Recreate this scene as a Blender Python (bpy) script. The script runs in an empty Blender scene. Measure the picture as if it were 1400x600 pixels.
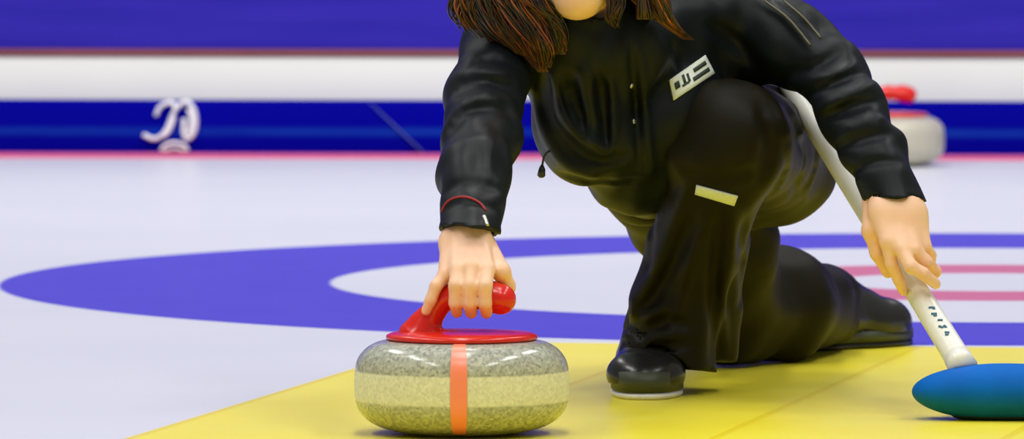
import bpy, bmesh, math, random
import numpy as np
from mathutils import Vector, Matrix
random.seed(7)
scn = bpy.context.scene
COL = scn.collection
PI = math.pi

# ------------------------------------------------------------------ camera
F = 10100.0                       # focal length in pixels of the 1400 wide frame
CH = 0.765                        # camera height
PITCH = math.atan(480 / F)
cd = bpy.data.cameras.new('camera')
cam = bpy.data.objects.new('camera', cd); COL.objects.link(cam)
cam.location = (0, 0, CH); cam.rotation_euler = (PI / 2 - PITCH, 0, 0)
cd.sensor_width = 36; cd.lens = F / 1400 * 36; cd.clip_end = 200
cd.dof.use_dof = True; cd.dof.focus_distance = 10.25; cd.dof.aperture_fstop = 11
scn.camera = cam
sP, cP = math.sin(PITCH), math.cos(PITCH)

def P(px, py, d):
    """world point at distance d along +Y that the pixel looks at"""
    x = (px - 700) / F; y = -(py - 300) / F
    dy = cP + y * sP; dz = -sP + y * cP
    return Vector((x * d / dy, d, CH + dz * d / dy))

# ------------------------------------------------------------------ helpers
def tag(o, label=None, cat=None, group=None, kind=None):
    if label: o['label'] = label
    if cat: o['category'] = cat
    if group: o['group'] = group
    if kind: o['kind'] = kind
    return o

def link(name, me, mat=None, parent=None, smooth=True):
    o = bpy.data.objects.new(name, me); COL.objects.link(o)
    if mat: me.materials.append(mat)
    if smooth:
        me.polygons.foreach_set('use_smooth', [True] * len(me.polygons))
    if parent:
        o.parent = parent
    return o

def empty(name, loc):
    o = bpy.data.objects.new(name, None); COL.objects.link(o); o.location = loc
    o.empty_display_size = 0.1
    return o

def child(name, me, mat, parent, smooth=True):
    """child whose mesh is in world coordinates"""
    o = link(name, me, mat, parent, smooth)
    off = Vector((0, 0, 0)); p = parent
    while p is not None:
        off += p.location; p = p.parent
    me.transform(Matrix.Translation(-off))
    return o

def from_bm(bm, name='m'):
    me = bpy.data.meshes.new(name); bm.normal_update(); bm.to_mesh(me); bm.free(); return me

def box_bm(bm, c, s, rot=0.0, bevel=0.0):
    r = bmesh.ops.create_cube(bm, size=1)
    M = Matrix.Translation(c) @ Matrix.Rotation(rot, 4, 'Z') @ Matrix.Diagonal((*s, 1))
    bmesh.ops.transform(bm, matrix=M, verts=r['verts'])
    if bevel:
        es = {e for v in r['verts'] for e in v.link_edges}
        bmesh.ops.bevel(bm, geom=list(es), offset=bevel, segments=3, affect='EDGES', profile=0.5)

def lathe(profile, n=96, a0=0.0, a1=2 * PI):
    bm = bmesh.new(); full = abs(a1 - a0 - 2 * PI) < 1e-6
    m = n if full else n + 1
    rings = []
    for r, z in profile:
        if r < 1e-6:
            rings.append([bm.verts.new((0, 0, z))])
        else:
            rings.append([bm.verts.new((r * math.cos(a0 + (a1 - a0) * i / n), r * math.sin(a0 + (a1 - a0) * i / n), z)) for i in range(m)])
    for A, B in zip(rings[:-1], rings[1:]):
        for i in range(n):
            j = (i + 1) % m
            if len(A) == 1 and len(B) == 1: continue
            if len(A) == 1: bm.faces.new((A[0], B[j], B[i]))
            elif len(B) == 1: bm.faces.new((A[i], A[j], B[0]))
            else: bm.faces.new((A[i], A[j], B[j], B[i]))
    bmesh.ops.recalc_face_normals(bm, faces=bm.faces)
    return bm

def tube_into(bm, pts, rad, n=10, squash=None, col=None, layer=None):
    """tapered tube through pts"""
    pts = [Vector(p) for p in pts]
    t = (pts[1] - pts[0]).normalized()
    up = Vector((0, 0, 1)) if abs(t.z) < 0.9 else Vector((1, 0, 0))
    u = t.cross(up).normalized(); rings = []
    for i, p in enumerate(pts):
        if i == 0: tt = pts[1] - pts[0]
        elif i == len(pts) - 1: tt = pts[-1] - pts[-2]
        else: tt = pts[i + 1] - pts[i - 1]
        tt.normalize()
        u = (u - tt * u.dot(tt)).normalized(); w = tt.cross(u)
        r = rad[i] if hasattr(rad, '__len__') else rad
        sq = 1 if squash is None else squash
        rings.append([bm.verts.new(p + u * (r * math.cos(2 * PI * k / n)) + w * (r * sq * math.sin(2 * PI * k / n))) for k in range(n)])
    fs = []
    for A, B in zip(rings[:-1], rings[1:]):
        for k in range(n):
            fs.append(bm.faces.new((A[k], A[(k + 1) % n], B[(k + 1) % n], B[k])))
    fs.append(bm.faces.new(rings[0][::-1])); fs.append(bm.faces.new(rings[-1]))
    if layer is not None:
        for f in fs:
            for l in f.loops: l[layer] = col

def spline(pts, n=24):
    """Catmull-Rom"""
    pts = [Vector(p) for p in pts]
    q = [pts[0] * 2 - pts[1]] + pts + [pts[-1] * 2 - pts[-2]]
    out = []
    for s in range(len(pts) - 1):
        a, b, c, d = q[s:s + 4]
        m = max(2, n // (len(pts) - 1))
        for i in range(m):
            t = i / m
            out.append(0.5 * ((2 * b) + (c - a) * t + (2 * a - 5 * b + 4 * c - d) * t * t + (3 * b - a - 3 * c + d) * t ** 3))
    out.append(pts[-1]); return out

# ------------------------------------------------------------------ implicit surfaces
class SDF:
    def __init__(s, lo, hi, vox):
        s.lo = np.array(lo, float); s.h = vox
        s.n = (np.ceil((np.array(hi) - s.lo) / vox)).astype(int) + 1
        s.D = np.full(s.n, 10.0, np.float32)
        s.ax = [s.lo[i] + vox * np.arange(s.n[i]) for i in range(3)]
    def region(s, lo, hi):
        a = np.maximum(0, np.floor((np.array(lo) - s.lo) / s.h).astype(int))
        b = np.minimum(s.n, np.ceil((np.array(hi) - s.lo) / s.h).astype(int) + 1)
        if np.any(b <= a): return None
        sl = tuple(slice(a[i], b[i]) for i in range(3))
        X = s.ax[0][sl[0]][:, None, None]; Y = s.ax[1][sl[1]][None, :, None]; Z = s.ax[2][sl[2]][None, None, :]
        return sl, X, Y, Z
    def put(s, d, sl, k, op):
        A = s.D[sl]
        if op == 'sub':
            s.D[sl] = np.maximum(A, -d); return
        if k > 0:
            h = np.maximum(k - np.abs(A - d), 0) / k
            s.D[sl] = np.minimum(A, d) - h * h * k * 0.25
        else:
            s.D[sl] = np.minimum(A, d)
    def cone(s, a, b, ra, rb, k=0.02, op='add', cut=None, sq=None):
        """round cone a->b; cut = list of (point, normal): keep the side normal points away from;
        sq = (axis vector, factor): thickness along this axis is multiplied by factor"""
        a = np.array(a, float); b = np.array(b, float); m = k + 3 * s.h; R = max(ra, rb) * (max(1, sq[1]) if sq else 1)
        g = s.region(np.minimum(a, b) - R - m, np.maximum(a, b) + R + m)
        if g is None: return
        sl, X, Y, Z = g
        ba = b - a; L = float(ba @ ba) + 1e-12
        px, py, pz = X - a[0], Y - a[1], Z - a[2]
        t = np.clip((px * ba[0] + py * ba[1] + pz * ba[2]) / L, 0, 1)
        qx, qy, qz = px - t * ba[0], py - t * ba[1], pz - t * ba[2]
        if sq:
            ax = np.array(sq[0], float); ax /= np.linalg.norm(ax); f = sq[1]
            c = qx * ax[0] + qy * ax[1] + qz * ax[2]
            g2 = (1 / f - 1)
            qx, qy, qz = qx + c * g2 * ax[0], qy + c * g2 * ax[1], qz + c * g2 * ax[2]
        d = np.sqrt(qx * qx + qy * qy + qz * qz) - (ra + (rb - ra) * t)
        if sq and sq[1] < 1: d = d * max(sq[1], 0.4)
        if cut:
            for (cp, cn) in cut:
                cn = np.array(cn, float); cn /= np.linalg.norm(cn)
                d = np.maximum(d, (X - cp[0]) * cn[0] + (Y - cp[1]) * cn[1] + (Z - cp[2]) * cn[2])
        s.put(d.astype(np.float32), sl, k, op)
    def ell(s, c, r, k=0.02, op='add', rot=None):
        c = np.array(c, float); r = np.array(r, float); m = k + 3 * s.h; R = r.max()
        if rot is None: g = s.region(c - r - m, c + r + m)
        else: g = s.region(c - R - m, c + R + m)
        if g is None: return
        sl, X, Y, Z = g
        x, y, z = X - c[0], Y - c[1], Z - c[2]
        if rot is not None:
            M = np.array(rot.to_3x3().transposed())
            x, y, z = M[0, 0] * x + M[0, 1] * y + M[0, 2] * z, M[1, 0] * x + M[1, 1] * y + M[1, 2] * z, M[2, 0] * x + M[2, 1] * y + M[2, 2] * z
        k0 = np.sqrt((x / r[0]) ** 2 + (y / r[1]) ** 2 + (z / r[2]) ** 2)
        k1 = np.sqrt((x / r[0] ** 2) ** 2 + (y / r[1] ** 2) ** 2 + (z / r[2] ** 2) ** 2) + 1e-9
        d = k0 * (k0 - 1) / k1
        s.put(d.astype(np.float32), sl, k, op)
    def chain(s, pts, rads, k=0.01, **kw):
        for i in range(len(pts) - 1): s.cone(pts[i], pts[i + 1], rads[i], rads[i + 1], k, **kw)
    def crease(s, pts, w, a, ys=0.5):
        """groove (a>0) or ridge (a<0) along a polyline lying on the surface"""
        pts = [np.array(p, float) for p in pts]; R = 3 * w
        allp = np.array(pts)
        lo = allp.min(0) - [R, R / ys, R]; hi = allp.max(0) + [R, R / ys, R]
        g = s.region(lo, hi)
        if g is None: return
        sl, X, Y, Z = g; best = None
        n = len(pts) - 1
        for i in range(n):
            A, B = pts[i].copy(), pts[i + 1].copy(); A[1] *= ys; B[1] *= ys
            ba = B - A; L = float(ba @ ba) + 1e-12
            px, py, pz = X - A[0], Y * ys - A[1], Z - A[2]
            t = np.clip((px * ba[0] + py * ba[1] + pz * ba[2]) / L, 0, 1)
            q = (px - t * ba[0]) ** 2 + (py - t * ba[1]) ** 2 + (pz - t * ba[2]) ** 2
            fade = np.sin(PI * np.clip((i + t) / n * 0.94 + 0.03, 0, 1)) ** 0.6
            v = np.exp(-q / (w * w)) * fade
            best = v if best is None else np.maximum(best, v)
        s.D[sl] += (a * best).astype(np.float32)
    def hit(s, px, py, d0, d1, default):
        ds = np.arange(d0, d1, s.h * 0.5); a = np.array(P(px, py, 1.0)) - [0, 0, CH]
        pts = np.array([0, 0, CH]) + ds[:, None] * a[None, :]
        ix = np.round((pts - s.lo) / s.h).astype(int)
        ok = np.all((ix >= 0) & (ix < s.n), 1)
        v = np.full(len(ds), 1.0); q = ix[ok]; v[ok] = s.D[q[:, 0], q[:, 1], q[:, 2]]
        w = np.nonzero(v < 0)[0]
        return pts[w[0]] if len(w) else np.array(P(px, py, default))
    def waves(s, amp, scale, seed=0):
        rs = np.random.RandomState(seed)
        X = s.ax[0][:, None, None]; Y = s.ax[1][None, :, None]; Z = s.ax[2][None, None, :]
        near = np.abs(s.D) < 0.05
        idx = np.nonzero(near); x = s.ax[0][idx[0]]; y = s.ax[1][idx[1]]; z = s.ax[2][idx[2]]
        v = 0
        for i in range(6):
            d = rs.randn(3); d /= np.linalg.norm(d); f = 2 * PI / scale * (0.6 + rs.rand())
            ph = rs.rand() * 6.28; e = rs.randn(3) * 4
            v = v + np.sin(f * (d[0] * x + d[1] * y + d[2] * z) + ph + 0.8 * np.sin(e[0] * x * 4 + e[1] * y * 4 + e[2] * z * 4))
        s.D[idx] += (amp * v / 6 * 2).astype(np.float32)
    def floor(s, z0):
        Z = s.ax[2][None, None, :]
        s.D = np.maximum(s.D, (z0 - Z).astype(np.float32))
    def plane_cut(s, cp, cn):
        cn = np.array(cn, float); cn /= np.linalg.norm(cn)
        X = s.ax[0][:, None, None]; Y = s.ax[1][None, :, None]; Z = s.ax[2][None, None, :]
        s.D = np.maximum(s.D, ((X - cp[0]) * cn[0] + (Y - cp[1]) * cn[1] + (Z - cp[2]) * cn[2]).astype(np.float32))
    def mesh(s, name='m', relax=1):
        D = s.D; h = s.h
        I = D < 0
        c = np.zeros(tuple(np.array(D.shape) - 1), np.int8)
        for a in (0, 1):
            for b in (0, 1):
                for e in (0, 1):
                    c += I[a:a + c.shape[0], b:b + c.shape[1], e:e + c.shape[2]]
        act = (c > 0) & (c < 8)
        ci = np.argwhere(act); ids = np.full(c.shape, -1, np.int32); ids[act] = np.arange(len(ci))
        acc = np.zeros((len(ci), 3)); cnt = np.zeros(len(ci))
        corners = [(a, b, e) for a in (0, 1) for b in (0, 1) for e in (0, 1)]
        for p in corners:
            for q in corners:
                if sum(q) == sum(p) + 1 and all(q[i] >= p[i] for i in range(3)):
                    v0 = D[ci[:, 0] + p[0], ci[:, 1] + p[1], ci[:, 2] + p[2]]
                    v1 = D[ci[:, 0] + q[0], ci[:, 1] + q[1], ci[:, 2] + q[2]]
                    m = (v0 < 0) != (v1 < 0)
                    t = np.where(m, v0 / np.where(m, v0 - v1, 1), 0)
                    pos = np.array(p)[None, :] + t[:, None] * (np.array(q) - np.array(p))[None, :]
                    acc[m] += pos[m]; cnt[m] += 1
        V = s.lo + h * (ci + acc / np.maximum(cnt, 1)[:, None])
        quads = []
        for ax in range(3):
            o1, o2 = [(1, 2), (2, 0), (0, 1)][ax]
            A = np.moveaxis(I, ax, 0)
            sel = np.argwhere((np.take(I, range(0, I.shape[ax] - 1), ax)) != (np.take(I, range(1, I.shape[ax]), ax)))
            ok = (sel[:, o1] > 0) & (sel[:, o2] > 0) & (sel[:, o1] < c.shape[o1]) & (sel[:, o2] < c.shape[o2])
            sel = sel[ok]
            flip = I[sel[:, 0], sel[:, 1], sel[:, 2]]
            def cell(d1, d2):
                q = sel.copy(); q[:, o1] -= d1; q[:, o2] -= d2
                return ids[q[:, 0], q[:, 1], q[:, 2]]
            Q = np.stack([cell(1, 1), cell(0, 1), cell(0, 0), cell(1, 0)], 1)
            Q[~flip] = Q[~flip][:, ::-1]
            quads.append(Q)
        Q = np.concatenate(quads)
        for _ in range(relax):
            S = np.zeros_like(V); N = np.zeros(len(V))
            for i in range(4):
                a, b = Q[:, i], Q[:, (i + 1) % 4]
                np.add.at(S, a, V[b]); np.add.at(N, a, 1); np.add.at(S, b, V[a]); np.add.at(N, b, 1)
            V = V * 0.5 + 0.5 * S / N[:, None]
        me = bpy.data.meshes.new(name)
        me.vertices.add(len(V)); me.vertices.foreach_set('co', V.astype(np.float32).ravel())
        me.loops.add(Q.size); me.loops.foreach_set('vertex_index', Q.astype(np.int32).ravel())
        me.polygons.add(len(Q)); me.polygons.foreach_set('loop_start', np.arange(0, Q.size, 4, dtype=np.int32))
        try: me.polygons.foreach_set('loop_total', np.full(len(Q), 4, np.int32))
        except Exception: pass
        me.update(calc_edges=True); me.validate()
        return me

# ------------------------------------------------------------------ materials
def srgb(r, g, b):
    f = lambda c: (c / 255 / 12.92) if c / 255 <= 0.04045 else ((c / 255 + 0.055) / 1.055) ** 2.4
    return (f(r), f(g), f(b), 1)

class NT:
    def __init__(s, name):
        s.m = bpy.data.materials.new(name); s.m.use_nodes = True
        s.t = s.m.node_tree; s.b = s.t.nodes['Principled BSDF']
    def n(s, kind, **kw):
        o = s.t.nodes.new(kind)
        for k, v in kw.items(): setattr(o, k, v)
        return o
    def l(s, a, b): s.t.links.new(a, b)
    def math(s, op, a, b=None, clamp=False):
        o = s.n('ShaderNodeMath', operation=op, use_clamp=clamp)
        for i, v in enumerate((a, b)):
            if v is None: continue
            if isinstance(v, (int, float)): o.inputs[i].default_value = v
            else: s.l(v, o.inputs[i])
        return o.outputs[0]
    def mix(s, fac, a, b):
        o = s.n('ShaderNodeMix', data_type='RGBA')
        for i, v in ((0, fac), (6, a), (7, b)):
            if hasattr(v, 'links'): s.l(v, o.inputs[i])
            else: o.inputs[i].default_value = v
        return o.outputs[2]
    def step(s, v, edge, w=0.004):      # 0 below edge, 1 above
        return s.math('MULTIPLY', s.math('SUBTRACT', v, edge - w / 2), 1 / w, True)
    def noise(s, scale, detail=3, vec=None, rough=0.5):
        o = s.n('ShaderNodeTexNoise'); o.inputs['Scale'].default_value = scale
        o.inputs['Detail'].default_value = detail; o.inputs['Roughness'].default_value = rough
        if vec is None: vec = s.n('ShaderNodeTexCoord').outputs['Object']
        s.l(vec, o.inputs['Vector'])
        return o.outputs[0]
    def bump(s, h, strength=0.2, dist=0.001):
        o = s.n('ShaderNodeBump'); o.inputs['Strength'].default_value = strength; o.inputs['Distance'].default_value = dist
        s.l(h, o.inputs['Height']); s.l(o.outputs[0], s.b.inputs['Normal'])
    def set(s, **kw):
        for k, v in kw.items():
            i = s.b.inputs[k.replace('_', ' ')]
            if hasattr(v, 'links'): s.l(v, i)
            else: i.default_value = v

def simple(name, c, rough=0.5, var=0.12, scale=30, bump=0.0, bscale=400, **kw):
    t = NT(name)
    n = t.noise(scale)
    c2 = tuple(max(0, x * (1 - var * 2)) for x in c[:3]) + (1,)
    t.set(Base_Color=t.mix(n, c, c2), Roughness=rough, **kw)
    if bump: t.bump(t.noise(bscale, 2), bump, 0.001)
    return t.m

M = {}
M['jacket'] = simple('black_softshell', (0.0058, 0.0085, 0.0105, 1), 0.46, 0.2, 25, 0.25, 900, Specular_IOR_Level=0.17)
M['trousers'] = simple('black_twill', (0.0105, 0.0085, 0.003, 1), 0.5, 0.2, 25, 0.3, 1200, Specular_IOR_Level=0.13)
M['rubber'] = simple('black_rubber', (0.012, 0.012, 0.012, 1), 0.3)
M['leather'] = simple('black_shoe_leather', (0.018, 0.018, 0.018, 1), 0.25, 0.2, 60, 0.1, 300)
M['slider'] = simple('white_slider', (0.85, 0.84, 0.80, 1), 0.35, 0.03)
M['sole'] = simple('grey_sole', (0.05, 0.06, 0.03, 1), 0.5)
M['shaft'] = simple('white_shaft', (0.86, 0.86, 0.78, 1), 0.3, 0.03)
M['mark'] = simple('teal_print', (0.06, 0.20, 0.34, 1), 0.4)
M['red'] = simple('red_plastic', (0.72, 0.018, 0.008, 1), 0.22, 0.05)
M['redline'] = simple('salmon_stripe', (1.0, 0.27, 0.16, 1), 0.3, 0.05)  # plain salmon colour for the stripe down the near stone
M['badge'] = simple('badge_white', (0.75, 0.80, 0.68, 1), 0.5, 0.1, 200)
M['print'] = simple('badge_print', (0.012, 0.03, 0.015, 1), 0.6)
M['metal'] = simple('snap_metal', (0.55, 0.55, 0.5, 1), 0.3, 0.05, Metallic=0.8)
M['pad'] = simple('blue_pad_cover', (0.0, 0.15, 0.62, 1), 0.7, 0.2, 14, 0.1, 500, Specular_IOR_Level=0.12)
M['pad_edge'] = simple('dark_pad_edge', (0.0, 0.018, 0.03, 1), 0.5)
M['wristband'] = simple('red_cuff_lining', (0.35, 0.015, 0.02, 1), 0.6)

M['sock'] = simple('black_knit', (0.012, 0.012, 0.012, 1), 0.8)
M['eye_white'] = simple('eye_white', (0.8, 0.78, 0.74, 1), 0.2, 0.02)
M['iris'] = simple('dark_iris', (0.03, 0.015, 0.008, 1), 0.1, 0.02)
t = NT('skin')
n = t.noise(35, 4)
t.set(Base_Color=t.mix(n, (0.92, 0.62, 0.42, 1), (0.86, 0.49, 0.31, 1)), Roughness=0.45, Subsurface_Weight=0.10, Subsurface_Scale=0.003)
t.b.inputs['Subsurface Radius'].default_value = (1, 0.35, 0.2)
t.bump(t.noise(350, 2), 0.15, 0.0006); M['skin'] = t.m

t = NT('hair')
va = t.n('ShaderNodeVertexColor'); va.layer_name = 'tone'
t.set(Base_Color=va.outputs[0], Roughness=0.38, Specular_IOR_Level=0.6); M['hair'] = t.m

t = NT('granite')
geo = t.n('ShaderNodeTexCoord')
sep = t.n('ShaderNodeSeparateXYZ'); t.l(geo.outputs['Object'], sep.inputs[0])
sp = t.n('ShaderNodeTexVoronoi'); sp.inputs['Scale'].default_value = 260; t.l(geo.outputs['Object'], sp.inputs['Vector'])
bw = t.n('ShaderNodeRGBToBW'); t.l(sp.outputs['Color'], bw.inputs[0])
col = t.mix(bw.outputs[0], (0.23, 0.24, 0.20, 1), (0.62, 0.63, 0.52, 1))
col = t.mix(t.math('MULTIPLY', t.noise(40, 4), 0.4), col, (0.30, 0.31, 0.25, 1))
band = t.math('MULTIPLY', t.step(sep.outputs[2], 0.046, 0.003), t.math('SUBTRACT', 1, t.step(sep.outputs[2], 0.086, 0.003)))
col2 = t.mix(bw.outputs[0], (0.60, 0.60, 0.46, 1), (0.80, 0.80, 0.64, 1))
t.set(Base_Color=t.mix(band, col, col2), Roughness=t.math('ADD', 0.16, t.math('MULTIPLY', band, 0.4)))
M['granite'] = t.m
M['granite_pale'] = simple('pale_granite', (0.62, 0.58, 0.46, 1), 0.35, 0.15, 300)

# ice with the painted rings and the yellow field frozen in
s_c = 743.0; RC = (0.884, 13.66)
t = NT('ice')
tc = t.n('ShaderNodeTexCoord'); sep = t.n('ShaderNodeSeparateXYZ'); t.l(tc.outputs['Object'], sep.inputs[0])
x, y = sep.outputs[0], sep.outputs[1]
dx = t.math('SUBTRACT', x, RC[0]); dy = t.math('SUBTRACT', y, RC[1])
r = t.math('SQRT', t.math('ADD', t.math('MULTIPLY', dx, dx), t.math('MULTIPLY', dy, dy)))
ice = t.mix(t.noise(1.5, 4), (0.69, 0.71, 0.75, 1), (0.77, 0.78, 0.81, 1))
ringb = t.mix(t.noise(6, 3), (0.085, 0.070, 0.56, 1), (0.115, 0.095, 0.64, 1))
mB = t.math('MULTIPLY', t.step(r, 1.22, 0.01), t.math('SUBTRACT', 1, t.step(r, 1.83, 0.01)))
mR = t.math('MULTIPLY', t.step(r, 0.30, 0.03), t.math('SUBTRACT', 1, t.step(r, 0.60, 0.03)))
c = t.mix(mB, ice, ringb)
c = t.mix(mR, c, (0.66, 0.19, 0.26, 1))
K = (-0.113, 11.94)
kx = t.math('SUBTRACT', x, K[0]); ky = t.math('SUBTRACT', y, K[1])
u = t.math('ADD', t.math('MULTIPLY', kx, 0.981), t.math('MULTIPLY', ky, -0.196))
v = t.math('ADD', t.math('MULTIPLY', kx, -0.165), t.math('MULTIPLY', ky, -0.986))
mY = t.math('MULTIPLY', t.step(u, 0.0, 0.008), t.step(v, 0.0, 0.008))
mY = t.math('MULTIPLY', mY, t.math('SUBTRACT', 1, t.step(v, 6.0, 0.01)))
mY = t.math('MULTIPLY', mY, t.math('SUBTRACT', 1, t.step(u, 3.0, 0.01)))
yel = t.mix(t.noise(5, 4), (0.96, 0.86, 0.10, 1), (0.90, 0.76, 0.012, 1))
seam = t.math('MULTIPLY', t.step(t.math('FRACT', t.math('MULTIPLY', u, 2.6)), 0.035, 0.02), 1)
yel = t.mix(t.math('SUBTRACT', 1, seam), yel, (0.86, 0.70, 0.03, 1))
c = t.mix(mY, c, yel)
peb = t.noise(9, 2); 
t.set(Base_Color=c, Roughness=0.30, IOR=1.31, Specular_IOR_Level=0.22)
t.bump(t.noise(60, 3), 0.10, 0.002)
M['ice'] = t.m

t = NT('purple_wall')
tc = t.n('ShaderNodeTexCoord'); mp = t.n('ShaderNodeMapping'); mp.inputs['Scale'].default_value = (0.8, 1, 9)
t.l(tc.outputs['Object'], mp.inputs[0])
t.set(Base_Color=t.mix(t.noise(2.2, 4, mp.outputs[0]), (0.010, 0.008, 0.28, 1), (0.045, 0.026, 0.42, 1)), Specular_IOR_Level=0.15, Roughness=0.8)
M['purple'] = t.m
t = NT('blue_foam')
tc = t.n('ShaderNodeTexCoord'); sep = t.n('ShaderNodeSeparateXYZ'); t.l(tc.outputs['Object'], sep.inputs[0])
mp = t.n('ShaderNodeMapping'); mp.inputs['Scale'].default_value = (1, 1, 8); t.l(tc.outputs['Object'], mp.inputs[0])
z = sep.outputs[2]
b = t.math('MULTIPLY', t.step(z, 0.058, 0.012), t.math('SUBTRACT', 1, t.step(z, 0.078, 0.012)))
b = t.math('MULTIPLY', b, t.math('MULTIPLY', t.noise(3, 4, mp.outputs[0]), 0.9))
t.set(Base_Color=t.mix(b, (0.0, 0.0, 0.27, 1), (0.008, 0.06, 0.42, 1)), Roughness=0.8, Specular_IOR_Level=0.05)
M['bluefoam'] = t.m
M['cream'] = simple('cream_board', (0.88, 0.87, 0.80, 1), 0.5, 0.03, 3)
M['rail'] = simple('red_brown_rail', (0.24, 0.05, 0.06, 1), 0.5, 0.2, 4)
M['kick'] = simple('pink_kick_strip', (0.75, 0.12, 0.30, 1), 0.5, 0.1)
M['emblem'] = simple('emblem_white', (0.95, 0.93, 0.95, 1), 0.5, 0.04, 30)
M['paleblue'] = simple('pale_blue_streak', (0.22, 0.28, 0.75, 1), 0.5, 0.2)  # plain pale blue for the thin diagonal streak on the bumper

# ------------------------------------------------------------------ setting
bm = bmesh.new(); box_bm(bm, (0, 14, -0.02), (24, 30, 0.04))
fl = link('floor', from_bm(bm), M['ice'], smooth=False); tag(fl, kind='structure')

BA = math.radians(-4.0)            # the boards run slightly across the view
B0 = Vector((0, 19.52, 0))
ux = Vector((math.cos(BA), math.sin(BA), 0)); un = Vector((-ux.y, ux.x, 0))
def board(name, z0, z1, off, th, mat, bev=0.0, L=14, kind='structure'):
    bm = bmesh.new(); box_bm(bm, (0, th / 2, (z0 + z1) / 2), (L, th, z1 - z0), 0, bev)
    o = link(name, from_bm(bm), mat, smooth=bool(bev)); o.location = B0 + un * off; o.rotation_euler = (0, 0, BA)
    if kind: tag(o, kind=kind)
    return o
board('trim_1', 0.0, 0.012, -0.09, 0.09, M['kick'])
bump_ = board('foam_bumper', 0.0, 0.150, 0.0, 0.10, M['bluefoam'], 0.008, kind=None)
tag(bump_, 'long dark blue foam bumper along the far edge of the ice', 'bumper')
board('wall_back', 0.0, 0.264, 0.101, 0.08, M['cream'])
board('trim_2', 0.264, 0.284, 0.095, 0.09, M['rail'], 0.003)
board('wall_banner', 0.284, 3.2, 0.11, 0.06, M['purple'])

def on_bumper(px, py, off=-0.004):
    """point of the bumper face behind a pixel, in the bumper's own frame"""
    q = P(px, py, 1.0) - Vector((0, 0, CH)); o = Vector((0, 0, CH))
    tt = (B0 + un * off - o).dot(un) / q.dot(un)
    w = o + q * tt
    return Vector(((w - B0).dot(ux), off, w.z))
bm = bmesh.new()
E = lambda pts, r: tube_into(bm, spline([on_bumper(a, b_) for a, b_ in pts], 24), r, 8, 0.35)
E([(196, 184), (212, 190), (226, 180), (234, 162), (240, 146), (232, 140), (219, 146), (213, 158)], 0.0165)
E([(224, 186), (232, 176), (238, 160)], 0.018)
E([(242, 148), (249, 141), (258, 140), (266, 152), (268, 170), (264, 184), (256, 190), (251, 180), (252, 162)], 0.017)
E([(258, 148), (262, 165), (258, 183)], 0.018)
E([(220, 206), (226, 198), (238, 195), (251, 198), (257, 206)], 0.013)
E([(224, 206), (238, 203), (253, 206)], 0.010)
em = link('emblem', from_bm(bm), M['emblem'], bump_); em['label'] = 'white looped emblem on the blue bumper'
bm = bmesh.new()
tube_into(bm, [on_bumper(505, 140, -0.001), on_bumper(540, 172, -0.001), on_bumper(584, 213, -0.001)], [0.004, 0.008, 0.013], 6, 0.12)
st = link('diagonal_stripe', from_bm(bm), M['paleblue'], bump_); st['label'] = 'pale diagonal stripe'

# ------------------------------------------------------------------ curling stones
prof = [(0.0, 0.006), (0.055, 0.006), (0.0615, 0.0), (0.067, 0.0), (0.088, 0.003), (0.108, 0.008), (0.124, 0.015), (0.136, 0.025), (0.1425, 0.036), (0.1450, 0.048),
        (0.1455, 0.064), (0.1450, 0.080), (0.143, 0.091), (0.138, 0.101), (0.129, 0.110), (0.117, 0.1165), (0.104, 0.1195), (0.09, 0.1205), (0.0, 0.121)]
def smooth_prof(pr):
    q = spline([(a, b_, 0) for a, b_ in pr], len(pr) * 3)
    return [(max(0, p.x), p.y * 1.058) for p in q]
SP = smooth_prof(prof)
def make_stone(loc, label, stripe_at, hand_rot, group=None, mat=None):
    t = empty('curling_stone', loc); tag(t, label, 'curling stone', group)
    link('granite_body', from_bm(lathe(SP)), mat or M['granite'], t)
    plate = [(0.0, 0.1325), (0.06, 0.132), (0.096, 0.1295), (0.102, 0.127), (0.103, 0.123), (0.100, 0.1208), (0.0, 0.1212)]
    h = link('handle_plate', from_bm(lathe([(a, b + 0.0068) for a, b in plate])), M['red'], t)
    # gooseneck and grip
    S = SDF((-0.14, -0.07, 0.11), (0.12, 0.07, 0.24), 0.002)
    S.cone((-0.055, 0, 0.127), (-0.010, 0, 0.127), 0.022, 0.015, 0.01, sq=((0, 0, 1), 0.45))
    S.chain([(-0.062, 0, 0.127), (-0.052, 0, 0.141), (-0.040, 0, 0.156), (-0.030, 0, 0.170), (-0.016, 0, 0.180)], [0.024, 0.018, 0.0135, 0.0130, 0.0145], 0.012)
    S.chain([(-0.020, 0, 0.179), (0.0, 0, 0.182), (0.038, 0, 0.180), (0.054, 0, 0.176)], [0.0150, 0.0170, 0.0195, 0.0210], 0.008)
    me = S.mesh('grip')
    me.transform(Matrix.Translation((0, 0, 0.0068)) @ Matrix.Rotation(hand_rot, 4, 'Z'))
    link('handle', me, M['red'], t)
    if stripe_at is not None:
        a0 = stripe_at - 0.078; a1 = stripe_at + 0.078
        pr = [(r_ + 0.0012, z_ + (0.0008 if z_ > 0.06 else -0.0002)) for r_, z_ in SP if r_ > 0.09]
        pr = [p for p in pr if p[1] > 0.006]
        link('red_stripe', from_bm(lathe(pr, 8, a0, a1)), M['redline'], t)['label'] = 'salmon red stripe down the side'
    return t
s0 = F / 1011
stone = make_stone(((631 - 700) / 1011, s0, 0), 'grey granite curling stone with red handle gripped by the crouching curler', -PI / 2 - 0.02, math.radians(-12))
STX, STY = stone.location.x, stone.location.y
d2 = 19.0
stone2 = make_stone((P(1214, 200, d2).x, d2, 0), 'distant curling stone with red handle beside the blue bumper, half behind her sleeve', None, math.radians(8), mat=M['granite_pale'])

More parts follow.
